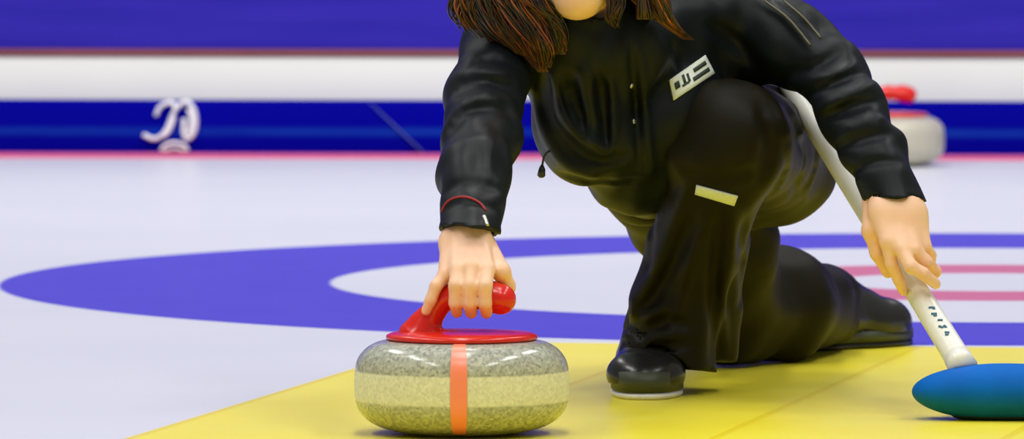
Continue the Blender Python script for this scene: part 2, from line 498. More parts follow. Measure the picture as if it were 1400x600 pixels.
# ------------------------------------------------------------------ broom
A = P(1049, 66, 10.93); Bq = P(1312, 494, 10.27)
broom = empty('curling_broom', (Bq.x + 0.05, 10.27, 0)); tag(broom, 'white shafted curling broom with oval blue head in her left hand', 'broom')
bm = bmesh.new()
ax = (A - Bq)
tube_into(bm, [Bq - ax * 0.02, Bq, Bq + ax * 0.3, Bq + ax * 0.65, A, A + ax * 0.55], [0.0185, 0.0185, 0.0165, 0.0165, 0.0165, 0.0165], 24)
shaft = child('shaft', from_bm(bm), M['shaft'], broom)
# broom head : a shallow oval dome
def blunt(b):
    for v_ in b.verts:
        q_ = math.hypot(v_.co.x, v_.co.y)
        if q_ > 1e-5:
            c_ = v_.co.x / q_; v_.co.x = q_ * math.copysign(abs(c_) ** 0.6, c_)
HX, HY = P(1374, 540, 10.27).x, 10.245
bm = bmesh.new()
pr = [(0.0, 0.0)] * 3 + [(math.cos(a), 0.038 + 0.040 * math.sin(a)) for a in [-1.0 + 2.57 * i / 14 for i in range(15)]]
bm2 = lathe([(a, b_) for a, b_ in [(p.x, p.y) for p in spline([(a, b_, 0) for a, b_ in pr[3:]], 56)]], 96)
# dome of the head over a darker pad edge
blunt(bm2)
bmesh.ops.transform(bm2, matrix=Matrix.Translation((HX, HY, 0)) @ Matrix.Rotation(math.radians(-4), 4, 'Z') @ Matrix.Diagonal((0.131, 0.055, 1, 1)), verts=bm2.verts)
head = child('broom_head', from_bm(bm2), M['pad'], broom)
bm2 = lathe([(0.0, 0.0005), (0.50, 0.0005), (0.56, 0.003), (0.60, 0.0075), (0.5, 0.012), (0.0, 0.012)], 72)
blunt(bm2)
bmesh.ops.transform(bm2, matrix=Matrix.Translation((HX, HY, 0)) @ Matrix.Rotation(math.radians(-4), 4, 'Z') @ Matrix.Diagonal((0.131, 0.055, 1, 1)), verts=bm2.verts)
child('brushing_pad', from_bm(bm2), M['pad_edge'], broom)['label'] = 'dark underside pad'
# ferrule between shaft and head
bm = bmesh.new(); tube_into(bm, [Bq - ax * 0.022, Bq + ax * 0.012], [0.0205, 0.0195], 20)
child('ferrule', from_bm(bm), M['shaft'], broom)
# letter marks along the shaft
axn = (Bq - A).normalized(); side = axn.cross(Vector((0, 1, 0))).normalized()
if side.x < 0: side = -side
nrm = side.cross(axn).normalized()
if nrm.y > 0: nrm = -nrm
bm = bmesh.new()
def on_shaft(u_, w_):
    """u along the shaft (m above the head), w around it (m)"""
    a = (w_ + 0.003) / 0.0178
    return Bq - axn * u_ + side * (0.0180 * math.sin(a)) + nrm * (0.0180 * math.cos(a))
glyphs = [[(1, 0, 3, 5), (3, 5, 6, 4)], [(0, -1, 3, 4), (4, 0, 6, 3)], [(2, 1, 4, 6)], [(0, -1, 5, 2), (2, 4, 6, 5)], [(1, 1, 4, 5), (5, 0, 7, 3)]]
for gi, g in enumerate(glyphs):
    u0 = 0.112 - gi * 0.0155
    for (a, b_, c_, e_) in g:
        tube_into(bm, [on_shaft(u0 - a * 0.0013, b_ * 0.0013 - 0.001), on_shaft(u0 - (a + c_) * 0.00065, (b_ + e_) * 0.00065 - 0.001), on_shaft(u0 - c_ * 0.0013, e_ * 0.0013 - 0.001)], 0.0020, 6)
child('lettering', from_bm(bm), M['mark'], shaft)['label'] = 'dark teal lettering'

# ------------------------------------------------------------------ the curler
body_lo, body_hi = (-0.20, 9.90, 0.0), (0.76, 12.10, 0.83)

# joints
shR = P(690, 62, 10.55); elR = P(660, 160, 10.31); wrR = P(634, 296, 10.09)
shL = P(1005, 22, 10.72); elL = P(1146, 100, 10.60); wrL = P(1213, 248, 10.44)
hipL = Vector((0.385, 11.07, 0.337)); knL = P(995, 190, 10.62); anL = Vector((0.205, 10.80, 0.09))
hipR = Vector((0.235, 11.08, 0.31)); knR = Vector((0.335, 11.34, 0.085)); anR = Vector((0.487, 11.715, 0.08))
pel = Vector((0.30, 11.06, 0.34)); chest = Vector((0.17, 10.70, 0.455)); nk = Vector((0.125, 10.56, 0.535))
headc = Vector((0.092, 10.47, 0.672))

def frame(y_axis, z_hint):
    y_ = Vector(y_axis).normalized(); x_ = y_.cross(Vector(z_hint)).normalized(); z_ = x_.cross(y_)
    return x_, y_, z_

# surface list shared by the body
def build_body():
    S = SDF(body_lo, body_hi, 0.0028)
    # trunk
    S.cone(pel, chest, 0.10, 0.105, 0.03); S.cone(chest, (shR + shL) / 2 + Vector((0, 0.02, -0.03)), 0.095, 0.06, 0.03)
    S.cone(nk, shR, 0.042, 0.030, 0.02); S.cone(nk, shL, 0.042, 0.030, 0.02)
    S.cone(nk, headc + Vector((0, 0.02, -0.06)), 0.047, 0.045, 0.03)
    # arms
    S.chain([shR, elR, wrR], [0.032, 0.026, 0.023], 0.015)
    S.chain([shL, elL, wrL], [0.034, 0.027, 0.025], 0.015)
    # legs
    S.chain([hipL, knL, anL], [0.075, 0.050, 0.036], 0.03); S.chain([pel, hipL], [0.10, 0.085], 0.03)
    S.chain([hipR, knR, anR], [0.080, 0.050, 0.036], 0.03); S.chain([pel, hipR], [0.10, 0.080], 0.03)
    S.chain([anL, (0.205, 10.755, 0.045), (0.205, 10.69, 0.036)], [0.030, 0.024, 0.020], 0.01); S.chain([anR, (0.55, 11.80, 0.045)], [0.032, 0.026], 0.02)
    # head
    c = headc
    S.ell(c + Vector((0, 0.03, 0.03)), (0.074, 0.092, 0.082), 0.02)
    S.ell(c + Vector((0, -0.02, -0.035)), (0.060, 0.068, 0.080), 0.03)
    S.ell(c + Vector((-0.001, -0.050, -0.093)), (0.027, 0.026, 0.021), 0.035)
    for sx in (-1, 1):
        S.ell(c + Vector((sx * 0.032, -0.052, -0.030)), (0.024, 0.026, 0.024), 0.02)     # cheek
        S.ell(c + Vector((sx * 0.031, -0.092, 0.000)), (0.017, 0.012, 0.011), 0, 'sub')   # socket
        S.ell(c + Vector((sx * 0.031, -0.076, 0.000)), (0.013, 0.012, 0.010), 0.003)      # eye ball
        S.cone(c + Vector((sx * 0.045, -0.080, 0.021)), c + Vector((sx * 0.014, -0.090, 0.022)), 0.005, 0.005, 0.012)
        S.ell(c + Vector((sx * 0.074, 0.012, -0.005)), (0.009, 0.019, 0.030), 0.006)      # ear
    S.chain([c + Vector((0, -0.084, 0.010)), c + Vector((0, -0.108, -0.030))], [0.006, 0.010], 0.012)
    S.cone(c + Vector((-0.010, -0.096, -0.034)), c + Vector((0.010, -0.096, -0.034)), 0.007, 0.007, 0.006)
    S.cone(c + Vector((-0.020, -0.084, -0.059)), c + Vector((0.020, -0.084, -0.059)), 0.005, 0.005, 0.006)
    S.cone(c + Vector((-0.017, -0.083, -0.067)), c + Vector((0.017, -0.083, -0.067)), 0.006, 0.006, 0.006)
    S.cone(c + Vector((-0.022, -0.093, -0.0625)), c + Vector((0.022, -0.093, -0.0625)), 0.0022, 0.0022, 0, 'sub')
    # right hand, palm down over the handle; fingers go over its near side and close beneath it
    R = Matrix.Rotation(math.radians(-12), 3, 'Z')
    G = lambda x_, y_, z_: Vector((STX, STY, 0)) + R @ Vector((x_, y_, z_ + 0.0068))
    wr = wrR
    kn = [G(0.038, -0.012, 0.216), G(0.018, -0.018, 0.220), G(-0.002, -0.017, 0.217), G(-0.020, -0.009, 0.209)]   # index..little
    for i, k_ in enumerate(kn):
        off = Vector((0.012 - 0.008 * i, 0, 0))
        S.chain([wr + off, wr.lerp(k_, 0.5) + off * 0.5 + Vector((0, 0, 0.004)), k_], [0.017, 0.0135, 0.0108], 0.012)
    S.ell(wr.lerp(kn[1], 0.55) + Vector((0.000, 0.012, -0.004)), (0.026, 0.020, 0.032), 0.02)
    for i, k_ in enumerate(kn[:3]):
        xs = [0.040, 0.019, -0.001][i]; r_ = [0.0092, 0.0094, 0.0088][i]
        S.chain([k_, G(xs, -0.034, 0.196), G(xs - 0.001, -0.031, 0.172), G(xs - 0.003, -0.012, 0.158)],
                [r_ + 0.0016, r_ + 0.0006, r_, r_ - 0.0008], 0.0035)
    S.chain([kn[3], G(-0.031, -0.020, 0.194), G(-0.038, -0.021, 0.175), G(-0.045, -0.019, 0.160)], [0.0100, 0.0086, 0.0080, 0.0070], 0.0035)
    # thumb from the index side of the palm, passing behind and under the grip
    S.chain([wr + Vector((0.016, -0.004, -0.014)), G(0.052, 0.012, 0.213), G(0.058, 0.026, 0.192), G(0.044, 0.026, 0.170)], [0.016, 0.0125, 0.0105, 0.0088], 0.006)
    # left hand, back towards the viewer, closed round the shaft
    wl = wrL
    mid = lambda px, py, d: P(px, py, d)
    knu = [mid(1213, 330, 10.375), mid(1232, 340, 10.365), mid(1250, 342, 10.37), mid(1263, 337, 10.39)]
    for i, k_ in enumerate(knu):
        off = Vector((-0.014 + 0.0115 * i, 0, 0))
        S.chain([wl + off, wl.lerp(k_, 0.5) + off * 0.55 + Vector((0, -0.004, 0)), k_], [0.018, 0.0155, 0.0115], 0.012)
    S.ell(wl.lerp(knu[1], 0.55) + Vector((0.006, 0.006, 0)), (0.034, 0.020, 0.040), 0.02)
    S.chain([knu[0], mid(1219, 361, 10.375), mid(1229, 383, 10.385), mid(1235, 398, 10.40)], [0.0105, 0.0090, 0.0082, 0.0070], 0.0035)
    S.chain([knu[1], mid(1245, 364, 10.350), mid(1262, 374, 10.352), mid(1279, 388, 10.37)], [0.0105, 0.0098, 0.0090, 0.0080], 0.0035)
    S.chain([knu[2], mid(1267, 358, 10.372), mid(1279, 371, 10.392), mid(1272, 384, 10.42)], [0.0105, 0.0090, 0.0084, 0.0074], 0.0035)
    S.chain([knu[3], mid(1272, 349, 10.405), mid(1272, 364, 10.44), mid(1258, 370, 10.46)], [0.0100, 0.0085, 0.0078, 0.0070], 0.0035)
    S.chain([wl + Vector((-0.020, 0.006, -0.016)), mid(1191, 315, 10.41), mid(1200, 346, 10.41), mid(1214, 372, 10.42)], [0.0155, 0.0130, 0.0105, 0.0088], 0.006)
    S.floor(0.004)
    return S.mesh('body')
person = link('person', build_body(), M['skin'])
tag(person, 'crouching person in black jacket and trousers with long brown hair, delivering the curling stone', 'person')

# ---- jacket
S = SDF((-0.16, 9.98, 0.22), (0.66, 11.32, 0.66), 0.0036)
S.cone(pel + Vector((-0.02, 0.0, 0.03)), chest, 0.115, 0.12, 0.03)
S.cone(chest + Vector((0.02, 0.02, 0)), (shR * 0.45 + shL * 0.55) + Vector((0, 0.04, -0.03)), 0.115, 0.085, 0.04)
S.ell(P(800, 140, 10.60), (0.078, 0.11, 0.105), 0.04)
S.ell(P(830, 195, 10.62), (0.085, 0.10, 0.062), 0.04)
S.ell(P(900, 150, 10.66), (0.100, 0.11, 0.095), 0.04)
S.cone(nk + Vector((0, 0.02, -0.015)), shR, 0.075, 0.058, 0.04)
S.cone(nk + Vector((0, 0.03, -0.015)), shL, 0.075, 0.066, 0.04)
S.cone(P(785, 60, 10.5), P(860, 60, 10.54), 0.055, 0.06, 0.05)
S.cone(P(875, 215, 10.70), pel, 0.085, 0.115, 0.04)
S.cone(P(975, 75, 10.74), P(1062, 72, 10.68), 0.052, 0.048, 0.03)
S.cone(P(985, 80, 10.80), P(1015, 75, 10.92), 0.055, 0.045, 0.03)
# collar
S.chain([nk + Vector((0, 0.0, -0.02)), nk + Vector((-0.016, -0.03, 0.020)), nk + Vector((-0.022, -0.05, 0.05))], [0.070, 0.062, 0.060], 0.02, cut=[(nk + Vector((-0.02, -0.10, 0.026)), (0, -0.30, 1))])
# sleeves
cR = wrR + (wrR - elR).normalized() * 0.006
S.chain([shR, P(663, 130, 10.41), P(657, 190, 10.29), P(647, 240, 10.17)], [0.056, 0.053, 0.051, 0.046], 0.025)
ndR = (P(636, 320, 10.06) - P(650, 235, 10.17)).normalized()
S.cone(P(650, 230, 10.175), P(640, 350, 10.01), 0.046, 0.0435, 0.02, cut=[(P(640, 320, 10.06), ndR + Vector((0, 0.55, -0.50)))])
S.chain([shL, P(1082, 56, 10.66), P(1138, 102, 10.60), P(1166, 155, 10.53), P(1188, 200, 10.48)], [0.064, 0.055, 0.047, 0.046, 0.043], 0.02)
ndL = (P(1222, 275, 10.41) - P(1190, 200, 10.48)).normalized()
S.cone(P(1194, 205, 10.475), P(1240, 322, 10.39), 0.0425, 0.0415, 0.015, cut=[(P(1219, 277, 10.43), ndL + Vector((-0.25, 0.5, -0.4)))])
# surface folds
def cr(pts, w, a, d, ys=0.5):
    q = spline([Vector((x_, y_, 0)) for x_, y_ in pts], 14)
    S.crease([S.hit(p.x, p.y, 9.9, d + 0.25, d) for p in q], w, a * 1.0, ys)
# right sleeve wrinkles
cr([(620, 130), (660, 112), (712, 122)], 0.010, 0.011, 10.40)
cr([(615, 178), (640, 152), (690, 150)], 0.010, 0.013, 10.32)
cr([(640, 92), (672, 80), (705, 92)], 0.009, 0.010, 10.47)
cr([(630, 105), (650, 98), (690, 104)], 0.009, -0.008, 10.43)
cr([(625, 155), (655, 134), (700, 138)], 0.009, -0.009, 10.34)
cr([(606, 262), (640, 250), (688, 262)], 0.008, 0.008, 10.13)
cr([(604, 285), (640, 277), (684, 287)], 0.006, 0.006, 10.09)
cr([(668, 170), (668, 220), (660, 258)], 0.009, -0.006, 10.22)
# torso drapes
cr([(738, 105), (752, 160), (782, 205), (822, 222), (856, 212)], 0.010, 0.016, 10.50)
cr([(728, 110), (740, 170), (768, 218), (812, 240)], 0.008, -0.011, 10.50)
cr([(756, 105), (770, 155), (800, 192), (832, 200)], 0.008, -0.013, 10.49)
cr([(778, 100), (788, 145), (808, 176)], 0.009, 0.014, 10.48)
cr([(800, 90), (806, 140), (812, 190)], 0.007, -0.012, 10.48)
cr([(818, 95), (824, 150), (830, 196)], 0.008, 0.014, 10.48)
cr([(838, 110), (840, 160), (838, 214)], 0.007, -0.009, 10.49)
cr([(862, 60), (868, 120), (872, 190), (880, 235)], 0.0055, 0.009, 10.50)
cr([(874, 60), (880, 120), (886, 190), (890, 235)], 0.006, -0.006, 10.50)
cr([(770, 240), (820, 252), (880, 244)], 0.007, 0.009, 10.55)
cr([(905, 40), (930, 80), (935, 110)], 0.010, 0.007, 10.55)
cr([(960, 30), (1010, 60), (1040, 100)], 0.012, 0.012, 10.6)
cr([(742, 110), (754, 165), (786, 212), (826, 228), (860, 218)], 0.0045, -0.007, 10.50)
cr([(795, 96), (800, 150), (812, 196), (832, 210), (838, 180), (834, 110)], 0.0045, -0.008, 10.48)
cr([(764, 105), (780, 160), (806, 200)], 0.0045, 0.006, 10.48)
# left sleeve wrinkles
cr([(1035, 0), (1075, 25), (1110, 66)], 0.006, -0.008, 10.60)
cr([(1062, 0), (1095, 22), (1124, 52)], 0.006, -0.008, 10.60)
cr([(1075, 102), (1120, 88), (1150, 68)], 0.009, 0.014, 10.56)
cr([(1095, 132), (1140, 112), (1182, 100)], 0.008, 0.013, 10.53)
cr([(1110, 120), (1150, 98), (1172, 86)], 0.008, -0.009, 10.53)
cr([(1120, 165), (1160, 150), (1206, 134)], 0.008, 0.012, 10.49)
cr([(1120, 148), (1160, 128), (1196, 114)], 0.008, -0.009, 10.50)
cr([(1140, 205), (1180, 190), (1218, 182)], 0.008, 0.010, 10.46)
cr([(1150, 182), (1180, 166), (1212, 160)], 0.008, -0.008, 10.47)
cr([(1160, 240), (1195, 222), (1232, 222)], 0.007, 0.007, 10.43)
S.waves(0.0032, 0.07, 3)
# openings of the cuffs
S.cone(P(643, 285, 10.11), P(640, 365, 10.00), 0.034, 0.036, 0, 'sub')
S.cone(P(1209, 245, 10.45), P(1241, 335, 10.38), 0.033, 0.0355, 0, 'sub')
S.cone(nk + Vector((-0.018, -0.045, 0.030)), headc + Vector((0, -0.02, -0.05)), 0.045, 0.060, 0, 'sub')
jk = child('jacket', S.mesh('jacket'), M['jacket'], person)

# ---- trousers
S = SDF((0.05, 10.42, 0.0), (0.74, 12.0, 0.56), 0.0040)
S.cone(pel, hipL, 0.115, 0.100, 0.03); S.cone(pel, hipR, 0.115, 0.098, 0.03)
S.cone(hipL, P(1014, 195, 10.72), 0.099, 0.083, 0.03)
S.cone(P(1008, 195, 10.72), P(988, 196, 10.62), 0.086, 0.080, 0.03)
S.ell(P(996, 184, 10.62), (0.090, 0.085, 0.078), 0.03)
S.chain([P(985, 200, 10.62), P(955, 320, 10.70), P(925, 410, 10.74)], [0.078, 0.066, 0.062], 0.03)
S.cone(P(930, 400, 10.74), P(908, 520, 10.74), 0.062, 0.074, 0.02, cut=[(P(905, 502, 10.70), (-0.08, -0.05, -1))])
S.cone(P(985, 330, 10.76), P(968, 492, 10.82), 0.045, 0.040, 0.02, cut=[(P(960, 494, 10.80), (0, 0, -1))])
# rear leg
S.cone(pel, P(885, 240, 10.86), 0.115, 0.075, 0.03)
S.cone(hipR, knR, 0.098, 0.072, 0.03)
S.cone(Vector((0.33, 11.2, 0.20)), knR, 0.075, 0.078, 0.03)
S.chain([knR, Vector((0.415, 11.45, 0.088)), Vector((0.47, 11.60, 0.078))], [0.072, 0.084, 0.066], 0.03)
S.cone(Vector((0.45, 11.56, 0.08)), Vector((0.53, 11.78, 0.072)), 0.066, 0.062, 0.02, cut=[(Vector((0.505, 11.725, 0.07)), (0.9, 0.7, 0.15))])
# folds
cr([(905, 235), (890, 300), (885, 372)], 0.009, 0.012, 10.66)
cr([(940, 250), (915, 320), (885, 390), (850, 430)], 0.010, -0.012, 10.64)
cr([(846, 470), (870, 462), (905, 474), (945, 470)], 0.008, 0.012, 10.67)
cr([(848, 458), (880, 466), (920, 458)], 0.007, -0.009, 10.67)
cr([(950, 290), (925, 350), (900, 400), (868, 440)], 0.009, 0.013, 10.65)
cr([(968, 300), (945, 360), (930, 420), (915, 445)], 0.009, -0.011, 10.66)
cr([(985, 290), (978, 360), (975, 430), (978, 490)], 0.009, 0.016, 10.72)
cr([(1000, 280), (1000, 340), (990, 400), (992, 480)], 0.008, -0.010, 10.72)
cr([(1018, 290), (1016, 360), (1014, 450)], 0.008, 0.008, 10.75)
cr([(842, 440), (880, 452), (915, 440), (945, 446)], 0.009, 0.012, 10.67)
cr([(850, 425), (885, 430), (915, 415)], 0.008, -0.010, 10.66)
cr([(1040, 150), (1052, 200), (1040, 245)], 0.010, 0.014, 10.70)
cr([(1062, 140), (1080, 200), (1066, 262)], 0.008, -0.010, 10.80)
cr([(1078, 150), (1100, 200), (1085, 270)], 0.008, 0.012, 10.85)
cr([(1095, 160), (1118, 210), (1100, 275)], 0.008, -0.008, 10.92)
cr([(920, 150), (912, 200), (930, 240)], 0.010, -0.008, 10.60)
cr([(940, 236), (985, 245), (1030, 235)], 0.010, 0.009, 10.60)
S.crease([(0.39, 11.36, 0.15), (0.43, 11.45, 0.10), (0.44, 11.50, 0.03)], 0.012, 0.014)
S.crease([(0.43, 11.46, 0.15), (0.48, 11.55, 0.10), (0.49, 11.62, 0.03)], 0.012, 0.012)
S.waves(0.0035, 0.11, 5)
S.cone(P(908, 478, 10.74), P(902, 550, 10.70), 0.052, 0.062, 0, 'sub')
S.cone(Vector((0.505, 11.71, 0.07)), Vector((0.56, 11.85, 0.07)), 0.054, 0.057, 0, 'sub')
S.floor(0.003)
tr = child('trousers', S.mesh('trousers'), M['trousers'], person)

# ---- shoes
def shoe(base, yaw, name, slider, roll=0.0, h=1.0, w=1.0, collar=0.105):
    """toe along local -Y, sole on z=0"""
    S = SDF((-0.07, -0.16, 0.0), (0.07, 0.15, 0.16), 0.0028)
    S.chain([(0, 0.085, 0.045), (0, 0.03, 0.047), (0, -0.05, 0.036), (0, -0.095, 0.030)], [0.040, 0.041, 0.047, 0.042], 0.02, sq=((0, 0, 1), 0.80))
    S.chain([(0, 0.075, 0.05), (0, 0.06, collar)], [0.042, 0.036], 0.03)
    S.cone((0, 0.03, 0.085), (0, -0.03, 0.058), 0.036, 0.032, 0.02)
    for i in range(4):
        y_ = 0.012 - i * 0.016; z_ = 0.104 - i * 0.0075
        S.cone((-0.018, y_, z_), (0.018, y_ - 0.004, z_), 0.0028, 0.0028, 0.003)
    S.crease([(-0.05, -0.075, 0.05), (0, -0.082, 0.072), (0.05, -0.075, 0.05)], 0.006, 0.003, 1)
    S.cone((-0.022, -0.085, 0.038), (0.022, -0.085, 0.038), 0.028, 0.028, 0.02)
    S.plane_cut((0, 0, 0.022), (0, 0, -1))
    up = S.mesh(name)
    def solem(z0, z1, g):
        bm = bmesh.new(); o = []
        n = 48
        for i in range(n):
            a = 2 * PI * i / n; yy = 0.5 * math.cos(a)
            y_ = -0.008 - 0.138 * math.cos(a)
            hw = 0.047 * (1 - 0.16 * math.exp(-((y_ - 0.02) / 0.04) ** 2)) * (1.04 if y_ < 0 else 0.93) * w
            o.append(((hw + g) * math.copysign(abs(math.sin(a)) ** 0.75, math.sin(a)), y_ * (1 + g * 5)))
        A_ = [bm.verts.new((a, b_, z0)) for a, b_ in o]; B_ = [bm.verts.new((a, b_, z1)) for a, b_ in o]
        for i in range(n): bm.faces.new((A_[i], A_[(i + 1) % n], B_[(i + 1) % n], B_[i]))
        bm.faces.new(A_[::-1]); bm.faces.new(B_)
        bmesh.ops.recalc_face_normals(bm, faces=bm.faces)
        bmesh.ops.bevel(bm, geom=[e for e in bm.edges if abs(e.verts[0].co.z - e.verts[1].co.z) < 1e-6], offset=0.0015, segments=2, affect='EDGES')
        return from_bm(bm)
    Mx = Matrix.Translation(base) @ Matrix.Rotation(yaw, 4, 'Z') @ Matrix.Rotation(roll, 4, 'Y')
    Ms = Mx @ Matrix.Diagonal((w, 1, h, 1))
    up.transform(Ms); so = solem(0.010, 0.040 if slider else 0.028, 0.003); so.transform(Mx); sl = solem(0.0005, 0.0095, 0.002); sl.transform(Mx)
    o = child('shoe', up, M['leather'], person)
    child('sole', so, M['sole'], o)
    q = child('slider' if slider else 'outsole', sl, M['slider'] if slider else M['rubber'], o)
    if slider: q['label'] = 'white slider under the front shoe'
    return o
f0 = P(889, 545, 10.64)
shoe(Vector((f0.x, 10.76, 0.0)), math.radians(-4), 'front_shoe', True, w=1.06, h=0.92)['label'] = 'black front shoe'
shoe(Vector((0.530, 11.785, 0.0)), math.radians(136), 'rear_shoe', False, roll=0.0, w=1.12, h=1.08, collar=0.066)['label'] = 'black trailing shoe'

for a_, b_, c_ in ((Vector((0.468, 11.655, 0.088)), Vector((0.492, 11.725, 0.078)), Vector((0.520, 11.765, 0.055))), (anL + Vector((0.01, -0.01, 0.05)), anL, Vector((0.205, 10.765, 0.052)))):
    S = SDF(np.minimum(np.minimum(a_, b_), c_) - 0.06, np.maximum(np.maximum(a_, b_), c_) + 0.06, 0.003)
    S.chain([a_, b_, c_], [0.041, 0.040, 0.036], 0.01)
    child('sock', S.mesh('sock'), M['sock'], person)
for sx in (-1, 1):
    ec = headc + Vector((sx * 0.031, -0.0735, 0.000))
    bm = bmesh.new(); bmesh.ops.create_uvsphere(bm, u_segments=24, v_segments=16, radius=0.0118); bmesh.ops.transform(bm, matrix=Matrix.Translation(ec), verts=bm.verts)
    ey = child('eye', from_bm(bm), M['eye_white'], person)
    bm = bmesh.new(); bmesh.ops.create_uvsphere(bm, u_segments=20, v_segments=12, radius=0.0056); bmesh.ops.transform(bm, matrix=Matrix.Translation(ec + Vector((0, -0.0085, 0))) @ Matrix.Diagonal((1, 0.62, 1, 1)), verts=bm.verts)
    child('iris', from_bm(bm), M['iris'], ey)
# ---- wristband, badge, snaps, label, zip cord
dg = bpy.context.evaluated_depsgraph_get()
def ray_to(o, px, py):
    """world point and normal of o's surface behind a pixel (used to sew small parts on)"""
    org = Vector((0, 0, CH)); dr = (P(px, py, 10) - org).normalized()
    wm = o.matrix_world
    ok, loc, no, _ = o.ray_cast(org + dr * 9 - wm.translation, dr)
    return (loc + wm.translation, no) if ok else (P(px, py, 10.5), Vector((0, -1, 0)))
bpy.context.view_layer.update()

def patch(o, corners, nu, nv, lift, thick, colr=None):
    """cloth patch sewn on o's surface: bilinear patch in the corners' plane, dropped on the surface"""
    bm = bmesh.new(); g = []
    for i in range(nu + 1):
        row = []
        for j in range(nv + 1):
            a, b_ = i / nu, j / nv
            x_ = (1 - a) * (1 - b_) * corners[0][0] + a * (1 - b_) * corners[1][0] + a * b_ * corners[2][0] + (1 - a) * b_ * corners[3][0]
            y_ = (1 - a) * (1 - b_) * corners[0][1] + a * (1 - b_) * corners[1][1] + a * b_ * corners[2][1] + (1 - a) * b_ * corners[3][1]
            p, no = ray_to(o, x_, y_)
            if no.y > 0: no = -no
            row.append((p, no))
        g.append(row)
    avg = sum((c_[1] for r_ in g for c_ in r_), Vector()).normalized()
    top = [[bm.verts.new(c_[0] + avg * (lift + thick)) for c_ in r_] for r_ in g]
    bot = [[bm.verts.new(c_[0] + avg * lift * 0.2) for c_ in r_] for r_ in g]
    for i in range(nu):
        for j in range(nv):
            bm.faces.new((top[i][j], top[i + 1][j], top[i + 1][j + 1], top[i][j + 1]))
            bm.faces.new((bot[i][j + 1], bot[i + 1][j + 1], bot[i + 1][j], bot[i][j]))
    for i in range(nu):
        bm.faces.new((top[i][0], bot[i][0], bot[i + 1][0], top[i + 1][0])); bm.faces.new((top[i + 1][nv], bot[i + 1][nv], bot[i][nv], top[i][nv]))
    for j in range(nv):
        bm.faces.new((top[0][j + 1], bot[0][j + 1], bot[0][j], top[0][j])); bm.faces.new((top[nu][j], bot[nu][j], bot[nu][j + 1], top[nu][j + 1]))
    bmesh.ops.recalc_face_normals(bm, faces=bm.faces)
    return from_bm(bm)
TL, TR, BR, BL = (914, 110), (963, 76), (976, 101), (920, 138)
bd = child('chest_badge', patch(jk, [TL, TR, BR, BL], 8, 5, 0.0022, 0.0012), M['badge'], jk); bd['label'] = 'white badge with dark marks on the chest'
def quad(u0, v0, u1, v1):
    f = lambda a, b_: ((1 - a) * (1 - b_) * TL[0] + a * (1 - b_) * TR[0] + a * b_ * BR[0] + (1 - a) * b_ * BL[0],
                       (1 - a) * (1 - b_) * TL[1] + a * (1 - b_) * TR[1] + a * b_ * BR[1] + (1 - a) * b_ * BL[1])
    return [f(u0, v0), f(u1, v0), f(u1, v1), f(u0, v1)]
for j, q in enumerate([(0.60, 0.22, 0.92, 0.42), (0.52, 0.58, 0.92, 0.78), (0.10, 0.30, 0.22, 0.62), (0.30, 0.20, 0.36, 0.62), (0.42, 0.30, 0.47, 0.70), (0.26, 0.62, 0.44, 0.72)]):
    child('badge_marks', patch(jk, quad(*q), 4, 2, 0.0036, 0.0008), M['print'], bd)
kl = child('knee_label', patch(tr, [(952, 252), (1009, 267), (1004, 280), (950, 264)], 8, 3, 0.002, 0.001), M['badge'], tr); kl['label'] = 'small white label on the thigh'
def sewn(o, line, rad, n=16, lift=0.0004):
    pts = []
    for a in spline([Vector((q[0], q[1], 0)) for q in line], n):
        p, no = ray_to(o, a.x, a.y); pts.append(p + no * lift)
    bm = bmesh.new(); tube_into(bm, pts, rad, 6); return from_bm(bm)
child('cuff_trim', sewn(jk, [(604, 290), (611, 277), (624, 270), (640, 270), (655, 277), (664, 288)], 0.0019), M['wristband'], jk)['label'] = 'dark red trim line round the cuff'
child('cuff_snap', sewn(jk, [(661, 296), (664, 303), (666, 309)], 0.0034, 6), M['metal'], jk)['label'] = 'silver cuff fastener'
for j, (a, b_) in enumerate([(863, 117), (866, 166)]):
    p, no = ray_to(jk, a, b_)
    bm = bmesh.new(); bmesh.ops.create_uvsphere(bm, u_segments=16, v_segments=8, radius=0.0042)
    bmesh.ops.transform(bm, matrix=Matrix.Translation(p + no * 0.001) @ no.to_track_quat('Z', 'Y').to_matrix().to_4x4() @ Matrix.Diagonal((1, 1, 0.5, 1)), verts=bm.verts)
    child('snap_button', from_bm(bm), M['metal'], jk)
bm = bmesh.new()
p0 = P(760, 206, 10.55)
tube_into(bm, spline([p0, P(750, 207, 10.54), P(744, 214, 10.54), P(741, 228, 10.54)], 12), 0.0016, 6)
cord = child('drawcord', from_bm(bm), M['rubber'], jk)
bm = bmesh.new(); tube_into(bm, [P(741, 225, 10.54), P(741, 231, 10.54), P(740, 240, 10.54), P(740, 243, 10.54)], [0.002, 0.005, 0.0062, 0.003], 10)
child('cord_toggle', from_bm(bm), M['rubber'], cord)

# sleeve piping, light grey
bm = bmesh.new()
for ln in ([(1046, 2), (1078, 26), (1108, 62)], [(1072, 2), (1098, 24), (1122, 52)]):
    pts = []
    for a in spline([Vector((q[0], q[1], 0)) for q in ln], 16):
        p, no = ray_to(jk, a.x, a.y); pts.append(p + no * 0.0006)
    tube_into(bm, pts, 0.0016, 6)
M['piping'] = simple('olive_piping', (0.12, 0.11, 0.06, 1), 0.5)
child('sleeve_piping', from_bm(bm), M['piping'], jk)['label'] = 'two pale piping lines on the sleeve'

